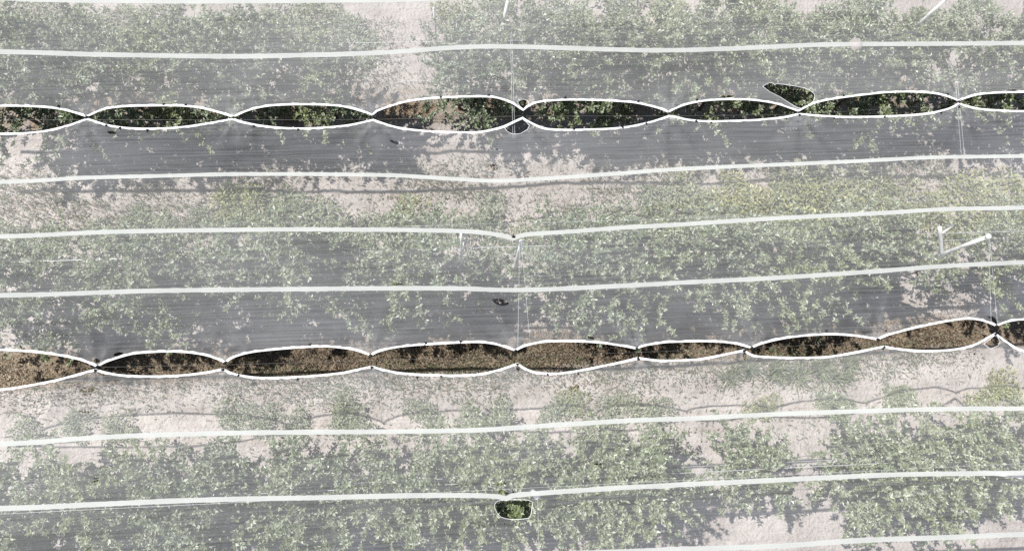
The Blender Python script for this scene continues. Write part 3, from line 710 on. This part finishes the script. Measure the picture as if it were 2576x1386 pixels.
# ------------------------------------------------------------------ poles and stakes
def pole(px, py, zt, label, r=.037, foot=None):
    T = at(px, py, zt); gx, gy = (T.x, T.y) if foot is None else foot
    g0 = float(g_height(np.array([gx]), np.array([gy]))[0])
    root = empty('net_pole', (gx, gy, g0)); tag(root, label, 'pole', 'poles carrying the nets')
    t = Tubes(); b = Vector((0, 0, -.1)); e = Vector((T.x - gx, T.y - gy, zt - g0 - .06))
    t.tube([b.lerp(e, q / 6) for q in range(7)], r, r * .85, 12); t.build('shaft', M_POST, root)
    V, Fc = lathe([(r * .95, -.04), (r * 1.2, -.035), (r * 1.25, -.01), (r * 1.1, .012), (r * .4, .02)], 14)
    c = link('cap', mesh('cap', V, Fc, True), M_CAP, root); c.location = e
pole(1312, 607, 4.15, 'upright grey pole under the notch in the middle net band')
pole(2494, 592, 4.15, 'long pale pole at the right end of the middle row, round cap')
pole(1351, 1247, 4.1, 'pale pole with white cap beside the large torn hole', .045)
pole(2572, 1196, 4.1, 'pale pole at the right edge in the bottom row', .045)
pole(2392, -12, 4.1, 'pale slanting pole at the top right corner of the picture')
def stake(name, p1, p2, z1, z2, r, label, ground=True, mat=M_STAKE):
    A, B = at(*p1, z1), at(*p2, z2)
    if ground:
        d = (B - A); B = A + d * (A.z / (A.z - B.z))
    t = Tubes(); t.tube([A.lerp(B, q / 5) for q in range(6)], r, r * .9, 8)
    return tag(t.build(name, mat), label, 'stake', 'pale support stakes among the trees')
stake('support_stake', (1091, 20), (1098, 100), 3.0, 1.9, .022, 'thin pale upright stake at the right side of the bare gap in the top row')
stake('support_stake', (1277, 5), (1255, 106), 3.4, 2.3, .03, 'long pale leaning stake at top centre, right of the bare gap')
stake('support_stake', (1160, 588), (1161, 662), 3.6, 2.75, .022, 'white upright stake left of the centre pole in the middle row', False)
stake('support_stake', (1172, 590), (1164, 628), 3.0, 2.5, .018, 'short slanting pale stake touching the white stake in the middle row')
stake('support_stake', (2364, 572), (2370, 648), 3.9, 3.3, .034, 'thick white upright stake crossing the long pale pole on the right', False)
stake('support_stake', (2398, 565), (2368, 589), 3.8, 3.6, .024, 'pale slanting stub at the head of the thick white stake', False)
stake('support_stake', (2322, 632), (2327, 668), 2.4, 1.9, .024, 'short white stake beside the lower end of the long right pole', False)
stake('support_stake', (2274, 632), (2279, 645), 2.3, 2.1, .024, 'shortest white stake left of the lower end of the long right pole', False)
stake('support_stake', (1046, 628), (1041, 642), 3.1, 2.85, .018, 'small pale stake end standing out of a dense middle row crown')
stake('support_stake', (1163, 1228), (1160, 1285), 3.0, 3.35, .016, 'thin whitish stake left of the large torn hole', False)
stake('support_stake', (1656, 1166), (1672, 1186), 3.0, 2.8, .020, 'short pale stick in the bottom row right of the torn hole', False)
stake('support_stake', (2534, 1135), (2546, 1190), 3.1, 2.9, .018, 'pale stick at the right edge of the bottom row', False)

# pale patch on the top net
P0 = Q('c', (1340, 320))[0]
V = [tuple(on_net(*P0, .010))]
ring = ell('c', 1338, 325, 46, 46, 0, 18, .18)
for p in ring: V.append(tuple(on_net(*p, .006)))
me = mesh('net_patch', V, [(0, 1 + q, 1 + (q + 1) % 18) for q in range(18)], True)
o = link('net_patch', me, net_mat('patch', .32, .3, (.86, .80, .77), .3)); sm = o.modifiers.new('t', 'SOLIDIFY'); sm.thickness = .002; sm.offset = 1
tag(o, 'small pale pinkish cloth patch lying on the band of the top net', 'patch')

# ------------------------------------------------------------------ light
sd = Vector((-1.9, .85, 4.05)).normalized()
EL, AZ = math.asin(sd.z), math.atan2(sd.x, sd.y)
w = bpy.data.worlds.new('World'); SC.world = w; w.use_nodes = True
nt = w.node_tree; bg = nt.nodes['Background']; sky = nt.nodes.new('ShaderNodeTexSky'); sky.sky_type = 'NISHITA'
sky.sun_disc = False; sky.sun_elevation = EL; sky.sun_rotation = AZ
nt.links.new(sky.outputs[0], bg.inputs[0]); bg.inputs[1].default_value = .05
sun = bpy.data.lights.new('sun', 'SUN'); sun.energy = 4.2; sun.angle = math.radians(.5); sun.color = (1, .975, .94)
so = bpy.data.objects.new('sun', sun); COL.objects.link(so)
so.rotation_euler = (-sd).to_track_quat('-Z', 'Y').to_euler()
vs = SC.view_settings; SC.display_settings.display_device = 'sRGB'
vs.view_transform = 'Standard'; vs.look = 'None'; vs.exposure = 0.66; vs.gamma = 1.0
SC.cycles.transparent_max_bounces = 16; SC.cycles.max_bounces = 8
SC.cycles.use_denoising = False
